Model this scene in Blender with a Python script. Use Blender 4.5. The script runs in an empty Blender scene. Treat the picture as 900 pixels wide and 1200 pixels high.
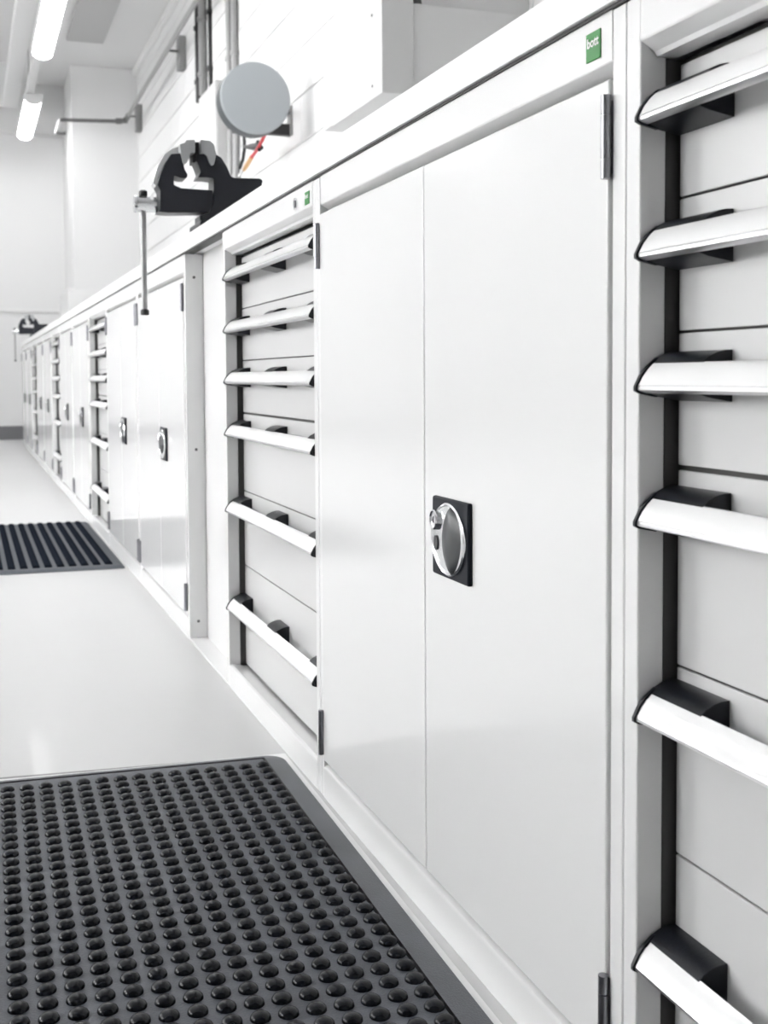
import bpy, bmesh, math, random
from mathutils import Vector, Matrix
random.seed(4)
SC = bpy.context.scene
COL = SC.collection

# ------------------------------------------------------------------ camera
F, YAW, PITCH, ROLL, CL, CH, SX, SY = 1400.0, .3369, .0479, -.0056, .4597, .5881, 2.27, -92.1
fwd = Vector((math.sin(YAW)*math.cos(PITCH), math.cos(YAW)*math.cos(PITCH), -math.sin(PITCH)))
r0 = Vector((math.cos(YAW), -math.sin(YAW), 0)); u0 = r0.cross(fwd)
rr = math.cos(ROLL)*r0 + math.sin(ROLL)*u0
uu = -math.sin(ROLL)*r0 + math.cos(ROLL)*u0
cd = bpy.data.cameras.new('camera')
cam = bpy.data.objects.new('camera', cd); COL.objects.link(cam)
m3 = Matrix((rr, uu, -fwd)).transposed()
cam.matrix_world = Matrix.Translation((-CL, 0, CH)) @ m3.to_4x4()
cd.sensor_fit = 'VERTICAL'; cd.sensor_height = 36.0; cd.sensor_width = 27.0
cd.lens = F/1200*36
cd.shift_x = -SX/1200; cd.shift_y = SY/1200
cd.clip_start = .02; cd.clip_end = 60
cd.dof.use_dof = True; cd.dof.focus_distance = 1.25; cd.dof.aperture_fstop = 13
SC.camera = cam

# ------------------------------------------------------------------ world, exposure
w = bpy.data.worlds.new('world'); SC.world = w; w.use_nodes = True
w.node_tree.nodes['Background'].inputs[0].default_value = (1, 1, 1, 1)
w.node_tree.nodes['Background'].inputs[1].default_value = 10.5
SC.view_settings.view_transform = 'Standard'; SC.view_settings.look = 'None'
SC.view_settings.gamma = 1; SC.view_settings.use_curve_mapping = False
SC.view_settings.exposure = 0.86
LAMP = 10.5

# ------------------------------------------------------------------ materials
def mat(name, col, rough=.5, metal=0, coat=0, emis=0, bump=None, spec=.5, var=0, vscale=3):
    m = bpy.data.materials.new(name); m.use_nodes = True
    nt = m.node_tree; b = nt.nodes['Principled BSDF']
    c = (*col, 1) if len(col) == 3 else col
    b.inputs['Base Color'].default_value = c
    b.inputs['Roughness'].default_value = rough
    b.inputs['Metallic'].default_value = metal
    b.inputs['Specular IOR Level'].default_value = spec
    if coat:
        b.inputs['Coat Weight'].default_value = coat; b.inputs['Coat Roughness'].default_value = .04
    if emis:
        b.inputs['Emission Color'].default_value = (1, 1, 1, 1); b.inputs['Emission Strength'].default_value = emis
    tc = nt.nodes.new('ShaderNodeTexCoord')
    if var:
        n = nt.nodes.new('ShaderNodeTexNoise'); n.inputs['Scale'].default_value = vscale; n.inputs['Detail'].default_value = 6
        rmp = nt.nodes.new('ShaderNodeMapRange'); rmp.inputs[1].default_value = .3; rmp.inputs[2].default_value = .7
        rmp.inputs[3].default_value = 1-var; rmp.inputs[4].default_value = 1+var
        mx = nt.nodes.new('ShaderNodeVectorMath'); mx.operation = 'SCALE'; mx.inputs[0].default_value = c[:3]
        nt.links.new(tc.outputs['Object'], n.inputs['Vector']); nt.links.new(n.outputs['Fac'], rmp.inputs[0])
        nt.links.new(rmp.outputs[0], mx.inputs['Scale']); nt.links.new(mx.outputs[0], b.inputs['Base Color'])
    if bump:
        sc, st = bump
        n = nt.nodes.new('ShaderNodeTexNoise'); n.inputs['Scale'].default_value = sc; n.inputs['Detail'].default_value = 3
        bp = nt.nodes.new('ShaderNodeBump'); bp.inputs['Strength'].default_value = st; bp.inputs['Distance'].default_value = .002
        nt.links.new(tc.outputs['Object'], n.inputs['Vector']); nt.links.new(n.outputs['Fac'], bp.inputs['Height'])
        nt.links.new(bp.outputs[0], b.inputs['Normal'])
    return m
M = dict(
 paint=mat('powder_coat_white', (.80, .80, .80), .22, coat=.25, bump=(260, .02)),
 door=mat('gloss_white_door', (.80, .80, .80), .16, coat=.35, bump=(3, .015)),
 front=mat('drawer_front_grey', (.65, .65, .65), .25, coat=.2),
 slot=mat('slot_shade_dark', (.05, .048, .046), .6),
 top=mat('worktop_laminate', (.86, .86, .86), .30, coat=.1),
 gap_shade=mat('gap_shade_black', (.012, .012, .013), .5),
 plastic=mat('black_plastic', (.0045, .006, .010), .34, bump=(900, .15), spec=.35),
 alu=mat('brushed_aluminium', (.82, .82, .83), .30, metal=1.0),
 strip=mat('label_strip_white', (.88, .88, .88), .25, coat=.3),
 steel=mat('hinge_steel', (.26, .26, .28), .30, metal=1),
 chrome=mat('chrome', (.78, .79, .80), .18, metal=1),
 lockgrip=mat('lock_grip_grey', (.05, .053, .057), .36),
 lockplate=mat('lock_plate_dark', (.012, .014, .020), .42, spec=.12),
 green=mat('label_green', (.015, .22, .03), .35),
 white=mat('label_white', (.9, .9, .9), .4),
 rubber=mat('mat_rubber', (.078, .085, .101), .42, spec=.5, bump=(500, .35), var=.18, vscale=14),
 rubber2=mat('bump_rubber', (.0042, .0055, .0090), .24, bump=(700, .08), spec=.22),
 ridge=mat('ridge_rubber', (.014, .017, .024), .6, spec=.0),
 groove=mat('groove_sheen', (.13, .14, .155), .6, spec=.1),  # paler than the ridges, reflected sheen put into the colour
 floor=mat('floor_epoxy', (.60, .60, .60), .34, coat=.03, bump=(16, .22), var=.015, vscale=2.0),
 joint=mat('floor_joint', (.30, .30, .30), .6),
 wall=mat('wall_paint', (.76, .76, .76), .55, bump=(60, .12)),
 mortar=mat('mortar_paint', (.62, .62, .62), .6),
 ceil=mat('ceiling_paint', (.74, .74, .74), .7),
 grey=mat('panel_grey', (.46, .46, .46), .6),
 skirt=mat('skirting_grey', (.17, .17, .18), .5),
 lamp=mat('lamp_diffuser', (1, 1, 1), .5, emis=LAMP),
 boxw=mat('enclosure_white', (.62, .62, .62), .35),
 boxg=mat('enclosure_grey', (.66, .66, .66), .5),
 disc=mat('reel_grey', (.34, .365, .38), .42, coat=.15),
 discd=mat('reel_rim', (.055, .062, .067), .45),
 pipe=mat('galvanised_conduit', (.33, .33, .33), .4, metal=.5),
 pipeb=mat('black_pipe', (.015, .014, .016), .4),
 pipeg=mat('steel_tube', (.16, .16, .16), .4, metal=.4),
 bracket=mat('bracket_grey', (.23, .23, .23), .5),
 vise=mat('vise_paint_charcoal', (.012, .014, .021), .34, bump=(120, .1), spec=.5),
 jaw=mat('jaw_plate_steel', (.46, .47, .48), .42, metal=.3),
 red=mat('red_hose', (.55, .01, .02), .35),
 brass=mat('brass_coupling', (.70, .42, .18), .35, metal=.6),
 black=mat('black_rubber', (.01, .01, .012), .4),
 screw=mat('screw_dark', (.12, .12, .12), .35, metal=.7),
)

# ------------------------------------------------------------------ helpers
def finish(bm, name, m, parent=None, smooth=True, ang=40, wn=True, doubles=False):
    bmesh.ops.recalc_face_normals(bm, faces=bm.faces[:])
    me = bpy.data.meshes.new(name)
    mats = m if isinstance(m, (list, tuple)) else [m]
    bm.to_mesh(me); bm.free()
    for q in mats: me.materials.append(M[q])
    o = bpy.data.objects.new(name, me); COL.objects.link(o)
    if smooth:
        me.polygons.foreach_set('use_smooth', [True]*len(me.polygons))
        me.set_sharp_from_angle(angle=math.radians(ang))
        if wn:
            md = o.modifiers.new('weighted', 'WEIGHTED_NORMAL'); md.keep_sharp = True
    if parent is not None: o.parent = parent
    return o
def addbox(bm, a, b, bev=0, seg=2, mi=0):
    t = bmesh.new()
    bmesh.ops.create_cube(t, size=1)
    for v in t.verts:
        v.co = Vector([(a[i]+b[i])/2 + v.co[i]*(b[i]-a[i]) for i in range(3)])
    if bev: bmesh.ops.bevel(t, geom=t.edges[:], offset=bev, segments=seg, affect='EDGES', profile=.5)
    for f in t.faces: f.material_index = mi
    me = bpy.data.meshes.new('tmp'); t.to_mesh(me); t.free(); bm.from_mesh(me); bpy.data.meshes.remove(me)
def box(name, a, b, m, parent=None, bev=0, seg=2):
    bm = bmesh.new(); addbox(bm, a, b, bev, seg); return finish(bm, name, m, parent)
def addtube(bm, pts, r, seg=12, caps=True):
    """tube along a list of points"""
    pts = [Vector(p) for p in pts]; rings = []
    n = len(pts)
    prev = None
    for i, p in enumerate(pts):
        d = (pts[min(i+1, n-1)] - pts[max(i-1, 0)]).normalized()
        if prev is None:
            a = Vector((0, 0, 1)) if abs(d.z) < .9 else Vector((1, 0, 0))
            x = d.cross(a).normalized()
        else:
            x = (prev - d*prev.dot(d)).normalized()
        prev = x; y = d.cross(x)
        ri = r[i] if isinstance(r, (list, tuple)) else r
        rings.append([bm.verts.new(p + ri*(math.cos(2*math.pi*k/seg)*x + math.sin(2*math.pi*k/seg)*y)) for k in range(seg)])
    for i in range(n-1):
        for k in range(seg):
            bm.faces.new((rings[i][k], rings[i][(k+1) % seg], rings[i+1][(k+1) % seg], rings[i+1][k]))
    if caps:
        bm.faces.new(rings[0][::-1]); bm.faces.new(rings[-1])
def tube(name, pts, r, m, parent=None, seg=12):
    bm = bmesh.new(); addtube(bm, pts, r, seg); return finish(bm, name, m, parent, wn=False)
def addprism(bm, prof, axis, a, b, bev=0):
    """extrude profile (list of 2D) along axis (0,1,2) from a to b"""
    t = bmesh.new()
    def P(u, v, s):
        if axis == 0: return (s, u, v)
        if axis == 1: return (u, s, v)
        return (u, v, s)
    lo = [t.verts.new(P(u, v, a)) for u, v in prof]; hi = [t.verts.new(P(u, v, b)) for u, v in prof]
    t.faces.new(lo); t.faces.new(hi[::-1]); n = len(prof)
    for i in range(n): t.faces.new((lo[i], hi[i], hi[(i+1) % n], lo[(i+1) % n]))
    bmesh.ops.recalc_face_normals(t, faces=t.faces[:])
    if bev:
        es = [e for e in t.edges if len(e.link_faces) == 2 and e.calc_face_angle(0) > .5]
        bmesh.ops.bevel(t, geom=es, offset=bev, segments=2, affect='EDGES', profile=.5, clamp_overlap=True)
    me = bpy.data.meshes.new('tmp'); t.to_mesh(me); t.free(); bm.from_mesh(me); bpy.data.meshes.remove(me)
def prism(name, prof, axis, a, b, m, parent=None, bev=0, ang=40):
    bm = bmesh.new(); addprism(bm, prof, axis, a, b, bev); return finish(bm, name, m, parent, ang=ang)
def empty(name, loc, label, cat, group=None):
    o = bpy.data.objects.new(name, None); COL.objects.link(o); o.location = loc; o.empty_display_size = .05
    tag(o, label, cat, group); return o
def tag(o, label, cat, group=None):
    o['label'] = label; o['category'] = cat
    if group: o['group'] = group
    return o
def struct(o, label=None):
    o['kind'] = 'structure'
    if label: o['label'] = label
    return o
def lab(o, t): o['label'] = t; return o
def copy_tree(o, parent=None):
    c = o.copy(); COL.objects.link(c)
    if parent is not None: c.parent = parent
    for ch in o.children: copy_tree(ch, c)
    return c

# ------------------------------------------------------------------ setting
WX, FY, CZ, LX, BY = 1.05, 12.0, 3.35, -4.6, -3.2
struct(box('floor', (LX-.2, BY-.2, -.1), (WX+.2, FY+.2, 0), 'floor'), 'glossy pale grey epoxy workshop floor')
struct(box('ceiling', (LX-.2, BY-.2, CZ), (WX+.2, FY+.2, CZ+.1), 'ceil'), 'plain pale ceiling')
wf = struct(box('wall_far', (LX-.2, FY, 0), (WX+.2, FY+.2, CZ), 'wall'), 'white far end wall')
struct(box('trim_1', (LX, FY-.02, 1.22), (.5, FY, 1.25), 'wall', bev=.003), 'thin white dado rail on the far wall')
struct(box('trim_2', (LX, FY-.16, 2.89), (WX, FY, CZ), 'wall', bev=.004), 'white downstand beam along the far wall')
struct(box('baseboard_far', (LX, FY-.02, 0), (.42, FY, .13), 'skirt', bev=.003), 'dark grey skirting at the far wall')
WN = [(1.3, 2.6), (4.3, 6.0)]  # openings added to let side light onto the cabinet fronts
bm = bmesh.new()
addbox(bm, (LX-.2, BY, 0), (LX, FY, .95)); addbox(bm, (LX-.2, BY, 2.75), (LX, FY, CZ))
e = [BY]+[q for ww in WN for q in ww]+[FY]
for k in range(0, len(e), 2): addbox(bm, (LX-.2, e[k], .95), (LX, e[k+1], 2.75))
struct(finish(bm, 'wall_left', 'wall', wn=False), 'white left wall, out of view, with two windows added for side light')
for k, (a, b) in enumerate(WN):
    bm = bmesh.new()
    for p, q in (((a, .95), (b, 1.0)), ((a, 2.70), (b, 2.75)), ((a, 1.0), (a+.05, 2.70)), ((b-.05, 1.0), (b, 2.70)), (((a+b)/2-.025, 1.0), ((a+b)/2+.025, 2.70))):
        addbox(bm, (LX-.14, p[0], p[1]), (LX-.08, q[0], q[1]))
    struct(finish(bm, 'added_window_%d' % (k+1), 'boxw', wn=False), 'white framed opening added in the left wall for side light, out of view')
struct(box('wall_back', (LX-.2, BY-.2, 0), (WX+.2, BY, CZ), 'wall'), 'white wall behind the viewpoint')
# right wall: mortar plane with individual painted blocks standing proud
wr = struct(box('wall_right', (WX, BY, 0), (WX+.2, FY, CZ), 'mortar'), 'white painted blockwork wall behind the workbench')
bl = {}
zc = .59; row = 0
while zc < CZ-.01:
    z1 = min(zc+.212, CZ)
    y = 2.6 + (.22 if row % 2 else 0)
    while y < FY:
        y1 = min(y+.436, FY-.004)
        if y1-y > .05:
            key = (round(y1-y, 3), round(z1-zc, 3))
            if key not in bl:
                bm = bmesh.new(); addbox(bm, (-.006, 0, 0), (.004, key[0], key[1]), .003, 1)
                o = finish(bm, 'block', 'wall', wr); bl[key] = o
            else:
                o = bl[key].copy(); COL.objects.link(o)
            o.location = (WX-.002+random.uniform(-.0008, .0008), y, zc)
        y += .440
    zc += .2187; row += 1
# column in the far corner with a wider foot
struct(box('trim_3', (.462, 11.0, 0), (WX, FY, CZ), 'wall', bev=.006), 'white boxed-in column in the far right corner')
struct(box('trim_4', (.405, 10.97, 0), (WX, FY, 1.38), 'wall', bev=.006), 'wider white foot of the corner column')
struct(box('trim_5', (.36, 7.0, CZ-.04), (.65, 10.1, CZ), 'grey', bev=.004), 'flat grey ceiling panel')
struct(box('trim_6', (-.11, 2.0, 2.98), (.015, 11.1, 3.06), 'wall', bev=.004), 'long white bar below the ceiling, left of the lamps')  # plain white bar hung below the ceiling
struct(box('trim_7', (LX, 11.1, 2.98), (.02, 11.2, 3.35), 'ceil', bev=.004), 'pale cross beam at the far end of the long white bar')
struct(box('trim_8', (WX-.05, BY, CZ-.06), (WX, 11.0, CZ), 'wall', bev=.01), 'white cornice between blockwork wall and ceiling')
struct(prism('trim_9', [(-.80, 1.80+.0205+.040), (-.80, 1.812+.04), (-.008, 1.786), (-.008, 1.7875)], 2, 0, .0004, 'joint'), 'fine dark joint line in the floor')

# ------------------------------------------------------------------ ceiling lights
def make_light(label):
    t = empty('ceiling_light', (0, 0, 2.75), label, 'light', 'suspended batten lights')
    box('housing', (-.072, 0, .045), (.072, 1.5, .085), 'boxw', t, .006)
    prof = [(.064*math.cos(a), .045-.045*math.sin(a)) for a in [math.pi*k/10 for k in range(11)]]
    prism('diffuser', prof, 1, .012, 1.488, 'lamp', t)
    for a, b in ((0, .012), (1.488, 1.5)):
        prism('end_cap', [(.070*math.cos(x), .046-.05*math.sin(x)) for x in [math.pi*k/10 for k in range(11)]], 1, a, b, 'boxw', t)
    return t
spots = [(.072, 7.04, 'nearer of the two bright suspended lamps at top left'),
         (.085, 9.94, 'farther small bright lamp hanging at top left')]
for j in range(1): spots.append((.06, 4.12-2.92*j, ['bright suspended lamp above the bay, just out of view overhead', 'bright suspended lamp above the nearest cabinets, out of view', 'bright suspended lamp above the bench behind the viewpoint'][j]))
for x in (-2.0, -3.9):  # side rows added out of view to light the room
    for j in range(3): spots.append((x, 9.94-2.92*j, '%s lamp from the far wall in the added %s row, out of view' % (['first', 'second', 'third', 'fourth', 'fifth'][j], 'middle' if x > -3 else 'leftmost')))
L0 = make_light('')
for i, (x, y, l) in enumerate(spots):
    o = L0 if i == 0 else copy_tree(L0)
    o.location = (x, y, 2.75); o['label'] = l
for k, x in enumerate((.06, -2.0, -3.9)):
    t = empty('cable_trunking', (x, BY, 2.835), ['white cable trunking run carrying the visible lamps', 'white cable trunking run carrying the added middle row of lamps', 'white cable trunking run nearest the left wall'][k], 'trunking')
    box('channel', (-.03, .3, .002), (.03, 14.9, .05), 'boxw', t, .004)
    for y in range(1, 15, 2):
        tube('suspension_rod', [(0, y+.3, .05), (0, y+.3, CZ-2.835)], .004, 'pipe', t, 6)

# ------------------------------------------------------------------ worktop
wt = tag(box('worktop', (-.006, -1.0, .8625), (WX-.02, 10.90, .896), 'top', bev=.0014, seg=2), 'long continuous white laminate worktop over the cabinets', 'worktop')
gk = box('gap_shade', (-.0020, -1.0, .8601), (.02, 10.89, .8625), 'gap_shade', wt)  # black strip painting the shade of the gap under the worktop
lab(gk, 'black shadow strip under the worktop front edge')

# ------------------------------------------------------------------ cabinet builders (front plane x=0, far end at local y=W, near end at y=0)
H = .860; DEP = .60
def shell(t, W):
    bm = bmesh.new()
    for a, b in (((.004, .001, .0), (DEP, .006, H)), ((.004, W-.006, .0), (DEP, W-.001, H)), ((.03, .006, H-.006), (DEP, W-.006, H)),
                 ((.03, .006, .030), (DEP, W-.006, .036)), ((DEP-.006, .006, .036), (DEP, W-.006, H-.006))):
        addbox(bm, a, b)
    finish(bm, 'carcass', 'paint', t)
def header(t, W, z0, st):
    # rounded lower lip turning back inwards
    prof = [(0, H), (0, z0+.0115), (.0006, z0+.0100), (.0020, z0+.0090), (.0115, z0+.0032), (.0135, z0), (.030, z0), (.030, H)]
    prism('header_rail', prof, 1, st, W-st, 'paint', t, 0, 8)
HINGE = {}
def hinge(t, y, z, flip):
    """three-knuckle barrel hinge"""
    if 'h' not in HINGE:
        h = tube('hinge', [(0, 0, 0), (0, 0, .014), (0, 0, .0143), (0, 0, .0150), (0, 0, .0153), (0, 0, .0467), (0, 0, .0470), (0, 0, .0477), (0, 0, .048), (0, 0, .062)],
                 [.0040, .0040, .0030, .0030, .0040, .0040, .0030, .0030, .0040, .0040], 'steel', t, 14)
        HINGE['h'] = h
        h.data.set_sharp_from_angle(angle=math.radians(60))
        lf = box('hinge_leaf', (.002, -.002, .004), (.006, .010, .058), 'steel', h)
    else: h = copy_tree(HINGE['h'], t)
    h.parent = t; h.location = (-.0042, y, z); return h
LOCK = {}
def lock(t, ya, z, turned=False):
    key = turned
    if key not in LOCK:
        W, Z = .094, .081   # plate, origin at its lower near corner; local y 0..W (far = left in view)
        p = box('lock_plate', (-.0065, 0, 0), (0, W, Z), 'lockplate', t, .0025, 3)
        def ell(cy, cz, ry, rz, x0, x1, n=32, name='x', m='chrome', dome=0, rim=0):
            bm = bmesh.new()
            rings = []
            steps = [(1, x0), (1, x1)] + ([(1-.5*rim, x1-.0015), (1-rim, x1)] if rim else []) + [(s*(1-rim), x1+dome*(1-s*s)) for s in (.8, .55, .25)]
            for s, x in steps:
                rings.append([bm.verts.new((x, cy+ry*s*math.cos(2*math.pi*k/n), cz+rz*s*math.sin(2*math.pi*k/n))) for k in range(n)])
            for i in range(len(rings)-1):
                for k in range(n): bm.faces.new((rings[i][k], rings[i][(k+1) % n], rings[i+1][(k+1) % n], rings[i+1][k]))
            bm.faces.new(rings[-1]); bm.faces.new(rings[0][::-1])
            return finish(bm, name, m, p, wn=False, ang=35)
        ell(.047, .0405, .0435, .0368, -.006, -.0082, 40, 'escutcheon', 'chrome', -.0008, .09)
        # leaf-shaped turning grip
        bm = bmesh.new(); n = 14
        top = []; cy, cz = .0365, .0405
        rows = []
        for i in range(n+1):
            s = -1+2*i/n; half = .0230*(1-s*s)**.9 + .0004; z_ = cz+.0345*s
            hgt = .0062*(1-s*s)**.6+.0006
            rows.append([bm.verts.new((x, y, z_)) for x, y in ((-.0085, cy+half), (-.0085-hgt*.75, cy+half*.55), (-.0085-hgt, cy), (-.0085-hgt*.75, cy-half*.55), (-.0085, cy-half))])
        for i in range(n):
            for k in range(4): bm.faces.new((rows[i][k], rows[i][k+1], rows[i+1][k+1], rows[i+1][k]))
            bm.faces.new((rows[i][4], rows[i][0], rows[i+1][0], rows[i+1][4]))
        bm.faces.new(rows[0]); bm.faces.new(rows[-1][::-1])
        g = finish(bm, 'turn_grip', 'lockgrip', p, wn=False, ang=80)
        if turned:
            # grip seen crosswise
            g.matrix_parent_inverse = Matrix.Identity(4)
            g.location = (0, .047-.0405, .0405+.047*0+.0-.0)
            g.rotation_euler = (math.radians(90), 0, 0); g.location = (0, .047+.0405, .0405-.0385)
        ell(.0765, .0575, .0095, .0105, -.008, -.0115, 24, 'key_cylinder', 'chrome', -.0006, .25)
        box('keyhole', (-.0124, .0757, .054), (-.0116, .0773, .061), 'gap_shade', p)
        ell(.0765, .034, .0055, .0075, -.0085, -.0098, 16, 'finger_recess', 'lockgrip', .0003)
        LOCK[key] = p
    else: p = copy_tree(LOCK[key], t)
    p.parent = t; p.location = (0, ya, z); return p
def badge(t, ya, za, w, h):
    p = box('label_plate', (-.0012, ya, za), (0, ya+w, za+h), 'green', t, .0004, 1); lab(p, 'small green label plate')
    c = bpy.data.curves.new('lettering', 'FONT'); c.body = 'bott'; c.size = h*.47; c.align_x = 'CENTER'; c.extrude = .0001; c.offset = .0002
    tmp = bpy.data.objects.new('tmp', c); COL.objects.link(tmp); bpy.context.view_layer.update()
    me = bpy.data.meshes.new_from_object(tmp); bpy.data.objects.remove(tmp)
    me.materials.clear(); me.materials.append(M['white'])
    o = bpy.data.objects.new('lettering', me); COL.objects.link(o)
    o.rotation_euler = (math.radians(90), 0, math.radians(-90)); o.location = (-.0017, ya+w*.48, za+h*.48); o.parent = p; lab(o, 'white lettering')
def door_cabinet(label, y0, W, turned=False, first=False):
    t = empty('door_cabinet', (0, y0, 0), label, 'cabinet', 'white two-door cabinets')
    shell(t, W); st = .0195
    for a, b in ((0.0005, st), (W-st*.75, W-.0005)):
        box('stile', (0, a, 0), (.020, b, H), 'paint', t, .0018, 3)
    header(t, W, .812, st+.0005)
    # bottom rail with bevelled ledge
    prism('bottom_rail', [(0, 0), (0, .040), (.0015, .0435), (.005, .0455), (.022, .047), (.022, 0)], 1, st, W-st*.75, 'paint', t, 0, 30)
    box('door_gap_shade', (.005, st+.001, .8097), (.016, W-st, .8118), 'slot', t)  # dark strip painting the shade in the gap above the doors
    ys = st+.0035; ye = W-st*.75-.0025; seam = ys+(ye-ys)*.494
    for k, (a, b) in enumerate(((ys, seam-.0008), (seam+.0008, ye))):
        d = box('door', (-.0015, a, .0535), (.018, b, .8095), 'door', t, .0022, 3)
        hy = (ys-.0015) if k == 0 else (ye+.0010)
        for hz in (.062, .735): hinge(d, hy, hz, k)
        if k == 0: lock(d, seam-.0345-.094, .3835, turned)
    return t
BZ = [.761, .664, .569, .471, .3275, .142]; GZ = [.8135, .716, .619, .520, .373, .2315, .041]
def drawer_cabinet(label, y0, W, badge_=False):
    t = empty('drawer_cabinet', (0, y0, 0), label, 'cabinet', 'white six-drawer cabinets')
    shell(t, W); st = .0195
    for a, b in ((0.0005, st), (W-st, W-.0005)):
        box('stile', (0, a, 0), (.022, b, H), 'paint', t, .0018, 3)
    header(t, W, .8165, .0200)
    prism('bottom_rail', [(0, 0), (0, .038), (.0015, .0415), (.005, .043), (.034, .037), (.034, 0)], 1, st, W-st, 'paint', t, 0, 30)
    box('slot_shade', (.036, .0065, .038), (.050, W-.0065, .816), 'slot', t)  # dark boxes painting the shade behind and beside the drawers
    for a, b in ((.0065, st-.0008), (W-st+.0008, W-.0065)): box('slot_shade', (.0222, a, .038), (.0359, b, .8163), 'slot', t)
    yl, yr = W-st-.002, st+.002     # far (left in view) / near edge
    for i in range(6):
        z1 = GZ[i]-(.0018 if i in (3, 0) else .0008); z0 = GZ[i+1]+(.0018 if i == 2 else .0008)
        d = box('drawer', (.032, yr, z0), (.0355, yl, z1), 'front', t, .0012, 2)
        zb = BZ[i]
        if 'bk' not in HINGE:
            HINGE['bk'] = {}
        prof = [(.032, 0), (.012, .0035), (-.001, .0075), (-.003, .0105)]
        prof += [(-.003+.0, .0105)] if 0 else []
        for q in ((.001, .018), (.006, .025), (.0125, .031), (.020, .0345), (.026, .0358), (.032, .036)): prof.append(q)
        for k, (a, b) in enumerate(((yl-.066, yl+.0005), (W/2-.030, W/2+.032), (yr-.0005, yr+.066))):
            if k not in HINGE['bk'] or HINGE['bk'][k][1] != W:
                o = prism('bracket', prof, 1, a, b, 'plastic', d, .0006, 30); HINGE['bk'][k] = (o, W)
            else:
                o = HINGE['bk'][k][0].copy(); COL.objects.link(o)
            o.parent = d; o.location = (0, 0, zb)
        # grip bar: aluminium channel, label strip set into it
        if 'bar' not in HINGE or HINGE['bar'][1] != W:
            bp = [(.0030, .0058), (-.0010, .0068), (-.0040, .0082), (-.0040, .0104), (.0002, .0178), (.0048, .0234), (.0095, .0278), (.0112, .0268), (.0070, .0222), (.0026, .0168), (-.001, .0105), (.0030, .0086)]
            bar = prism('handle_bar', bp, 1, yr+.003, yl-.003, 'alu', d, 0, 25)
            sp = [(-.0036, .0112), (.0000, .0176), (.0044, .0230), (.0086, .0270), (.0092, .0264), (.0050, .0224), (.0008, .0172), (-.0030, .0110)]
            sp = [(x-.0007, z+.0003) for x, z in sp]
            ls = prism('label_strip', sp, 1, yr+.005, yl-.005, 'strip', d, 0, 25)
            cp = [(.012, .0028), (-.002, .0055), (-.0058, .0075), (-.0058, .0106), (-.0015, .0188), (.0040, .0250), (.0120, .0312), (.0180, .0320), (.018, .01)]
            ec = [prism('bar_end_cap', cp, 1, a, b, 'plastic', d, 0, 25) for a, b in ((yl-.0032, yl-.0002), (yr+.0002, yr+.0032))]
            HINGE['bar'] = ([bar, ls]+ec, W)
            new = HINGE['bar'][0]
        else:
            new = []
            for s in HINGE['bar'][0]:
                o = s.copy(); COL.objects.link(o); new.append(o)
        for o in new: o.parent = d; o.location = (0, 0, zb)
    if badge_:
        badge(t, 1.631-y0, .831, .022, .018)
        kc = tube('header_lock', [(-.002, 1.704-y0, .840), (0.002, 1.704-y0, .840)], .0088, 'chrome', t, 20)
        kc.modifiers.clear()
        tube('lock_barrel', [(-.0035, 1.704-y0, .840), (0.0, 1.704-y0, .840)], .0055, 'steel', kc, 16)
    return t
drawer_cabinet('nearest white drawer cabinet, cut off by the right edge of the picture', .777-.65, .65)
ca = door_cabinet('nearest large white two-door cabinet with dark lock plate and green label', .777, .820)
badge(ca, .813-.777, .829, .022, .022)
drawer_cabinet('white six-drawer cabinet between the nearest two-door cabinet and the open bay', 1.597, .643, True)
# filler panel in the bay
fp = empty('filler_panel', (0, 2.24, 0), 'recessed plain white panel in the bay beside the second drawer cabinet', 'panel')
box('back_panel', (.040, .001, .004), (.046, .410, .8623), 'paint', fp)
box('floor_plate', (.0, .001, 0), (.045, .410, .004), 'paint', fp, .001)
Ys = [2.651, 3.44, 4.23, 4.87, 5.66, 6.45, 7.09, 7.88, 8.67, 9.31, 10.1, 10.89]
names = ['D white two-door cabinet just beyond the open bay, screws in its side', 'D white two-door cabinet next beyond the one with screwed side panel',
 'R white drawer cabinet seen edge-on beyond the large mat end', 'D first blurred two-door cabinet beyond the third drawer stack',
 'D second blurred two-door cabinet beyond the third drawer stack', 'R fourth white drawer stack, blurred in the distance',
 'D small blurred two-door cabinet just beyond the fourth drawer stack', 'D small blurred two-door cabinet before the farthest drawer stack',
 'R farthest tiny drawer stack near the end of the bench', 'D tiny two-door cabinet just past the farthest drawer stack', 'D last tiny two-door cabinet at the far end of the bench']
names[2] = 'R third white drawer cabinet, past the two door cabinets beyond the bay'
for i, n in enumerate(names):
    y0, y1 = Ys[i], Ys[i+1]
    if n[0] == 'D': c = door_cabinet(n[2:], y0, y1-y0, turned=(i == 0))
    else: c = drawer_cabinet(n[2:], y0, y1-y0)
    if i == 0:
        for z in (.809, .427, .041):
            s = tube('screw', [(.020, -.0016, z), (.020, .0018, z)], .0034, 'screw', c, 10)
        # flat end panel of this cabinet facing the bay
        box('end_panel', (.001, -.0008, 0), (.0385, .0012, H), 'paint', c)

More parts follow.
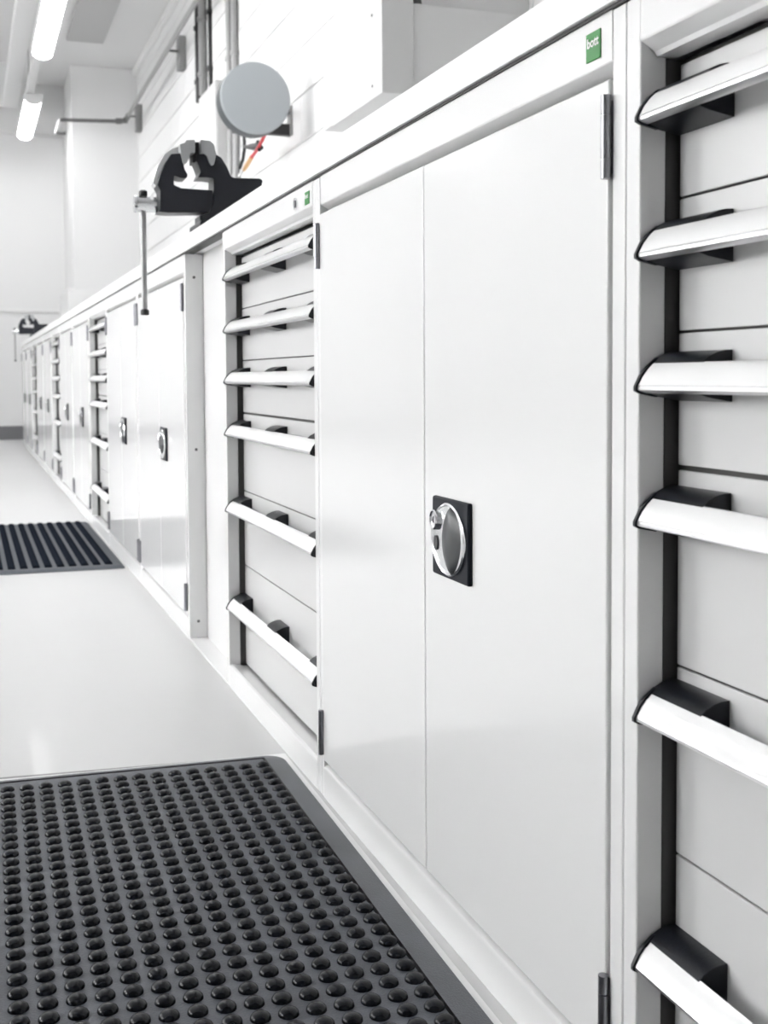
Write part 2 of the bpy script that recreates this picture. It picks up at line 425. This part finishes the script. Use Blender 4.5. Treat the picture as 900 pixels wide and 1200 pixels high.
# ------------------------------------------------------------------ near rubber mat with bumps
def sk(x, y): return (-.012 - x + .013*(y-1.778), 1.778 - 0 + (y-1.778) + .055*x)   # x measured leftwards from the right edge
mt = empty('rubber_mat', (0, 0, 0), 'near charcoal rubber mat covered with round bumps', 'mat', None)
def loop(x0, x1, y0, y1, rad, z, n=6):
    pts = []
    for cx, cy, a0 in ((x0+rad, y1-rad, 90), (x1-rad, y1-rad, 0), (x1-rad, y0+rad, -90), (x0+rad, y0+rad, 180)):
        for k in range(n+1):
            a = math.radians(a0+90-90*k/n) if False else math.radians(a0 + 90*(1-k/n))
            pts.append((cx+rad*math.cos(a), cy+rad*math.sin(a), z))
    return pts
def matbase(name, x0, x1, y0, y1, border, zt, skf, m, parent, rad=.03):
    bm = bmesh.new()
    spec = [(0, 0, rad), (0, .003, rad), (.001, .0042, rad), (border, zt, max(rad-border, .003)), (border+.0006, zt-.0060, max(rad-border, .003)), (border+.0026, zt-.0060, .003), (border+.0034, zt-.001, .003)]
    rings = []
    for off, z, r_ in spec:
        rings.append([bm.verts.new((*skf(px, py), pz)) for px, py, pz in loop(x0+off, x1-off, y0+off, y1-off, max(r_, .002), z)])
    n = len(rings[0])
    for i in range(len(rings)-1):
        for k in range(n):
            f = bm.faces.new((rings[i][k], rings[i][(k+1) % n], rings[i+1][(k+1) % n], rings[i+1][k]))
            if i in (3, 4) and m == 'rubber': f.material_index = 1  # groove faces painted black to deepen their shade
    bm.faces.new(rings[-1]); bm.faces.new(rings[0][::-1])
    return finish(bm, name, [m, 'black'], parent, wn=False, ang=20)
matbase('mat_base', 0, .66, .56, 1.778, .034, .0125, sk, 'rubber', mt, .03)
# bump
def dome(bm, c, r=.0099, h=.0066, seg=14):
    prev = None
    for s, z in ((1.0, 0), (.97, .30), (.86, .60), (.62, .85), (.32, .97)):
        ring = [bm.verts.new((c[0]+r*s*math.cos(2*math.pi*k/seg), c[1]+r*s*math.sin(2*math.pi*k/seg), c[2]+h*z)) for k in range(seg)]
        if prev:
            for k in range(seg): bm.faces.new((prev[k], prev[(k+1) % seg], ring[(k+1) % seg], ring[k]))
        prev = ring
    v = bm.verts.new((c[0], c[1], c[2]+h))
    for k in range(seg): bm.faces.new((prev[k], prev[(k+1) % seg], v))
pts = []
for j in range(43):
    for i in range(23):
        x = -.0575 - i*.02575 + (-.0152)*(j*.0266); y = 1.7105 - j*.0266 + i*.02575*.055
        if y > .62 and x > -.63: pts.append((x, y))
pts.sort(key=lambda p: (p[0]+.46)**2+(p[1])**2)
def vis(p):
    d = Vector((p[0], p[1], .014))-cam.location if False else Vector((p[0]+CL, p[1], .014-CH))
    z = d.dot(fwd); return -20 < 452.3+F*d.dot(rr)/z < 920 and 507.9-F*d.dot(uu)/z < 1215
vp = [p for p in pts if vis(p)]; near = vp[:298]; ns = set(near)
b0 = None
for p in near:
    if b0 is None:
        bm = bmesh.new(); dome(bm, (0, 0, 0)); b0 = finish(bm, 'bump', 'rubber2', mt, wn=False, ang=85); o = b0
    else:
        o = b0.copy(); COL.objects.link(o)
    o.location = (p[0], p[1], .0112)
bm = bmesh.new()
for p in pts:
    if p not in ns: dome(bm, (p[0], p[1], .0112))
o = finish(bm, 'bumps', 'rubber2', mt, wn=False, ang=85); o['kind'] = 'stuff'
# pale sheet showing beyond the mat edge
o = prism('edge_sheet', [sk(-.0085, 1.789), sk(-.0085, .54), sk(.68, .54), sk(.68, 1.789)], 2, 0.0002, .0011, 'white', mt)
lab(o, 'thin pale sheet showing along the mat edge')

# ------------------------------------------------------------------ far ribbed mat
m2 = empty('ribbed_mat', (0, 0, 0), 'farther dark rubber mat with long parallel ridges', 'mat')
sk2 = lambda x, y: (-.010-x, y+.022*x)
matbase('mat_base', 0, .92, 3.722, 4.93, .012, .010, sk2, 'groove', m2, .012)
r0_ = None
for i in range(24):
    xr = -.055-i*.036
    if r0_ is None:
        r0_ = prism('ridge', [(-.0115, 0), (-.0095, .007), (-.004, .009), (.004, .009), (.0095, .007), (.0115, 0)], 1, 0, 1.13, 'ridge', m2, 0, 50); o = r0_
    else:
        o = r0_.copy(); COL.objects.link(o)
    o.location = (xr, 3.762+.022*-xr, .008)

# ------------------------------------------------------------------ vises
def V(cx, cy, yp=2.45):
    px, py = 150+cx/5.294, 150+cy/5.294
    d = (px-452.27)/F*rr - (py-507.9)/F*uu + fwd
    t = yp/d.y
    return (-CL+t*d.x, CH+t*d.z - .0)
def make_vise(label, rot=0):
    BYV = 2.45
    t = empty('bench_vise', (0, BYV, .896), label, 'vise', 'bench vises')
    def P(pts): return [(x, z-.896) for x, z in (V(*p) for p in pts)]
    y0 = 0
    slider = [(268, 160), (325, 156), (345, 225), (352, 255), (372, 290), (365, 310), (330, 310), (288, 295), (285, 352), (330, 372), (525, 386), (527, 470), (505, 523), (250, 525), (186, 518), (200, 505), (200, 385), (182, 352), (200, 290), (228, 220)]
    prism('sliding_jaw', P(slider), 1, y0, y0+.055, 'vise', t, .0018, 30)
    fixed = [(430, 160), (548, 163), (580, 182), (615, 238), (640, 298), (662, 308), (820, 312), (838, 325), (833, 345)]
    lowx = V(838, 325)[0]
    pf = P(fixed) + [(lowx-.004, .074), (lowx-.055, .028), (lowx-.06, .0002), (-.002, .0002)] + P([(447, 540), (505, 523), (530, 465), (533, 312), (492, 306), (435, 306), (452, 270), (440, 235), (425, 200)])
    prism('fixed_jaw', pf, 1, y0+.001, y0+.060, 'vise', t, .0018, 30)
    # round swivel base
    box('base_plate', (-.004, -.012, 0.0), (.125, .115, .012), 'vise', t, .004, 3)
    tube('swivel_base', [(.055, .05, .012), (.055, .05, .030)], [.055, .045], 'vise', t, 24)
    lj = [(320, 102), (352, 92), (360, 76), (414, 74), (415, 155), (388, 158), (366, 215), (350, 225), (338, 215), (326, 155)]
    rj = [(450, 74), (506, 80), (532, 102), (546, 168), (532, 228), (516, 235), (501, 217), (488, 178), (470, 162), (452, 158)]
    prism('jaw_plate', P(lj), 1, y0-.004, y0+.075, 'jaw', t, .0010, 30)
    prism('jaw_plate', P(rj), 1, y0-.0035, y0+.075, 'jaw', t, .0010, 30)
    prism('jaw_spacer', P([(412, 76), (452, 76), (452, 205), (412, 205)]), 1, y0+.02, y0+.06, 'black', t, .001)
    # white piece painting the light reflected by the sliding jaw's flank
    arc = [(178, 350), (164, 330), (190, 235), (235, 150), (290, 112), (322, 104), (326, 156), (268, 164), (228, 224), (200, 292), (186, 352)]
    lab(prism('flank_sheen', P(arc), 1, y0+.020, y0+.052, 'strip', t, .001, 30), 'white curved piece, painted sheen of the jaw flank')
    z_ = V(60, 455)[1]-.896
    xs, xe = V(52, 455)[0], V(188, 455)[0]
    tube('spindle_boss', [(xs, .04, z_), (xs+.006, .04, z_), (xs+.007, .04, z_), (xe+.004, .04, z_)], [.0165, .0175, .016, .016], 'chrome', t, 24)
    hx = V(112, 520)[0]
    tube('handle_rod', [(hx, .04, z_+.020), (hx, .04, V(173, 400)[1]*0+.728-.896)], .0058, 'pipe', t, 12)
    for zz in (z_+.022, .722-.896):
        tube('handle_cap', [(hx, .04, zz-.006), (hx, .04, zz-.004), (hx, .04, zz+.004), (hx, .04, zz+.007)], [.007, .009, .009, .005], 'black', t, 14)
    return t
v1 = make_vise('large charcoal bench vise with hanging steel handle on the worktop above the bay')
v2 = copy_tree(v1); v2.location = (0.005, 9.5, .896); v2['label'] = 'tiny distant dark vise at the far left end of the worktop'

# ------------------------------------------------------------------ things on the right wall
# big enclosure
eb = empty('wall_enclosure', (.6, 3.04, 1.342), 'large white metal enclosure on the wall above the nearest cabinets', 'enclosure')
box('lower_box', (0, 0, 0), (.09, .462, .262), 'boxw', eb, .003)
box('upper_duct', (.004, .0, .262), (.09, .355, 1.9), 'boxw', eb, .003)
box('back_box', (.0905, .006, .02), (.442, .455, .245), 'boxg', eb, .003)
box('mounting_panel', (.12, .02, .245), (.442, .34, 1.9), 'boxw', eb, .003)
for y, z in ((.03, .035), (.03, .225), ): tube('screw', [(-.002, y+.05, z), (.001, y+.05, z)], .004, 'screw', eb, 8)
eb2 = tag(box('junction_box', (.62, 3.508, 1.36), (WX-.008, 3.66, 1.60), 'boxw', None, .003), 'slim white box fixed just beyond the large wall enclosure', 'junction box')
for z in (.02, .26): pass
# hose reel
hr = empty('hose_reel', (.775, 5.25, 1.822), 'round grey hose reel on a wall bracket behind the vise', 'hose reel')
def disc(name, r, y0, y1, m, bev, parent, ox=0, oz=0):
    bm = bmesh.new(); n = 48
    ring = lambda rr_, y: [bm.verts.new((ox+rr_*math.cos(2*math.pi*k/n), y, oz+rr_*math.sin(2*math.pi*k/n))) for k in range(n)]
    R = [ring(r-bev, y0), ring(r-bev*.3, y0+bev*.3), ring(r, y0+bev), ring(r, y1)]
    for i in range(3):
        for k in range(n): bm.faces.new((R[i][k], R[i][(k+1) % n], R[i+1][(k+1) % n], R[i+1][k]))
    bm.faces.new(R[0]); bm.faces.new(R[-1][::-1])
    return finish(bm, name, m, parent, wn=False, ang=45)
disc('cover_disc', .158, -.012, .006, 'disc', .006, hr)
disc('drum', .157, .0062, .10, 'discd', .004, hr)
tube('axle', [(0, .10, 0), (0, .40, 0)], .03, 'bracket', hr)
box('bracket_arm', (-.02, .38, .03), (.262, .42, .06), 'pipeb', hr, .004)
box('bracket_arm', (-.02, .38, -.075), (.262, .42, -.02), 'pipeb', hr, .004)
box('wall_plate', (.256, .36, -.075), (.268, .43, .065), 'bracket', hr, .004)
hs = empty('air_hose', (.84, 5.3, 1.6), 'red and black air hose hanging below the round grey reel', 'hose')
def W_(px, py, x):
    d = (px-452.27)/F*rr - (py-507.9)/F*uu + fwd
    t = (x+CL)/d.x; return Vector((-CL+t*d.x, t*d.y, CH+t*d.z))
def rel(v): return v-Vector((.84, 5.3, 1.6))
tube('red_hose', [rel(W_(314, 150, .86)), rel(W_(308, 163, .865)), rel(W_(301, 176, .87)), rel(W_(295, 184, .875))], .0085, 'red', hs, 12)
tube('brass_coupling', [rel(W_(295, 184, .875)), rel(W_(289, 194, .88)), rel(W_(286, 199, .882))], [.011, .012, .009], 'brass', hs, 12)
tube('hose_tip', [rel(W_(286, 199, .882)), rel(W_(280, 206, .884))], .007, 'boxw', hs, 12)
tube('black_hose', [rel(W_(x, y, .95)) for x, y in ((284, 150), (286, 162), (286.5, 174), (285, 186), (281, 197))], .009, 'black', hs, 10)
tube('valve_body', [rel(W_(287, 172, .89)), rel(W_(297, 172, .885)), rel(W_(306, 173, .88))], [.008, .018, .012], 'black', hs, 12)
tube('valve_lever', [rel(W_(298, 172, .88)), rel(W_(302, 166, .875)), rel(W_(304, 176, .87))], .008, 'black', hs, 8)
# pressure pipe along the wall
pp = empty('conduit_pipe', (.93, 10.6, 2.84), 'thin grey pipe running along the wall then turning across the far column', 'pipe')
def rp(x, y, z): return (x-.93, y-10.6, z-2.84)
tube('long_run', [rp(.90, 3.7, 2.89), rp(.90, 10.52, 2.84)], .016, 'pipe', pp)
tube('cross_run', [rp(.90, 10.6, 2.80), rp(.36, 10.6, 2.78), rp(.335, 10.6, 2.775)], .016, 'pipeg', pp)
tube('elbow', [rp(.90, 10.52, 2.84), rp(.90, 10.57, 2.835), rp(.89, 10.6, 2.82), rp(.86, 10.6, 2.80)], .022, 'pipeg', pp)
tube('union', [rp(.85, 10.6, 2.80), rp(.80, 10.6, 2.797)], .026, 'pipeg', pp)
tube('drop', [rp(.335, 10.6, 2.775), rp(.315, 10.6, 2.73), rp(.30, 10.6, 2.665)], .013, 'boxw', pp)
tube('tail', [rp(.30, 10.6, 2.665), rp(.38, 10.6, 2.668)], .014, 'pipeg', pp)
for y, l in ((8.53, 'upper grey wall bracket holding the pipe'), (10.75, 'lower grey wall bracket near the pipe elbow')):
    z = 2.88
    b = empty('pipe_bracket', (WX-.01, y, z), l, 'bracket')
    box('mounting_block', (-.05, -.055, -.13), (.0, .055, .10), 'bracket', b, .006)
    tube('stub', [(-.118, 0, 0), (-.05, 0, 0)], .009, 'pipeg', b, 8)
# vertical pipes and trunking
def vpipe(name, y, z0, r, m, label, x=None):
    x = WX-.008-r if x is None else x
    t = empty(name, (x, y, z0), label, 'pipe')
    tube('pipe_run', [(0, 0, 0), (0, 0, CZ-z0)], r, m, t, 14)
    z = .12
    while z0+z < CZ-.05:
        tube('clip', [(0, 0, z), (0, 0, z+.025)], r+.008, m, t, 12); z += .35
vpipe('vertical_pipe', 7.95, 2.40, .018, 'pipeb', 'thick black vertical pipe left of the round reel')
vpipe('vertical_pipe', 7.56, 2.40, .012, 'pipeb', 'thinner dark vertical pipe nearer the round reel')
vpipe('vertical_pipe', 7.74, 2.40, .026, 'bracket', 'grey vertical pipe between the two dark pipes')
vpipe('vertical_conduit', 6.93, .90, .022, 'pipe', 'left of two grey vertical conduits passing behind the reel')
vpipe('vertical_conduit', 6.80, .90, .020, 'pipe', 'right of two grey vertical conduits passing behind the reel')
vb = empty('wall_cabinet', (.95, 7.02, 1.5), 'white wall cabinet half hidden by the round reel', 'wall cabinet')
box('body', (0, 0, 0), (.092, .52, .83), 'boxw', vb, .004)
box('side_cover', (.006, -.012, .01), (.088, -.0005, .82), 'boxw', vb, .003)
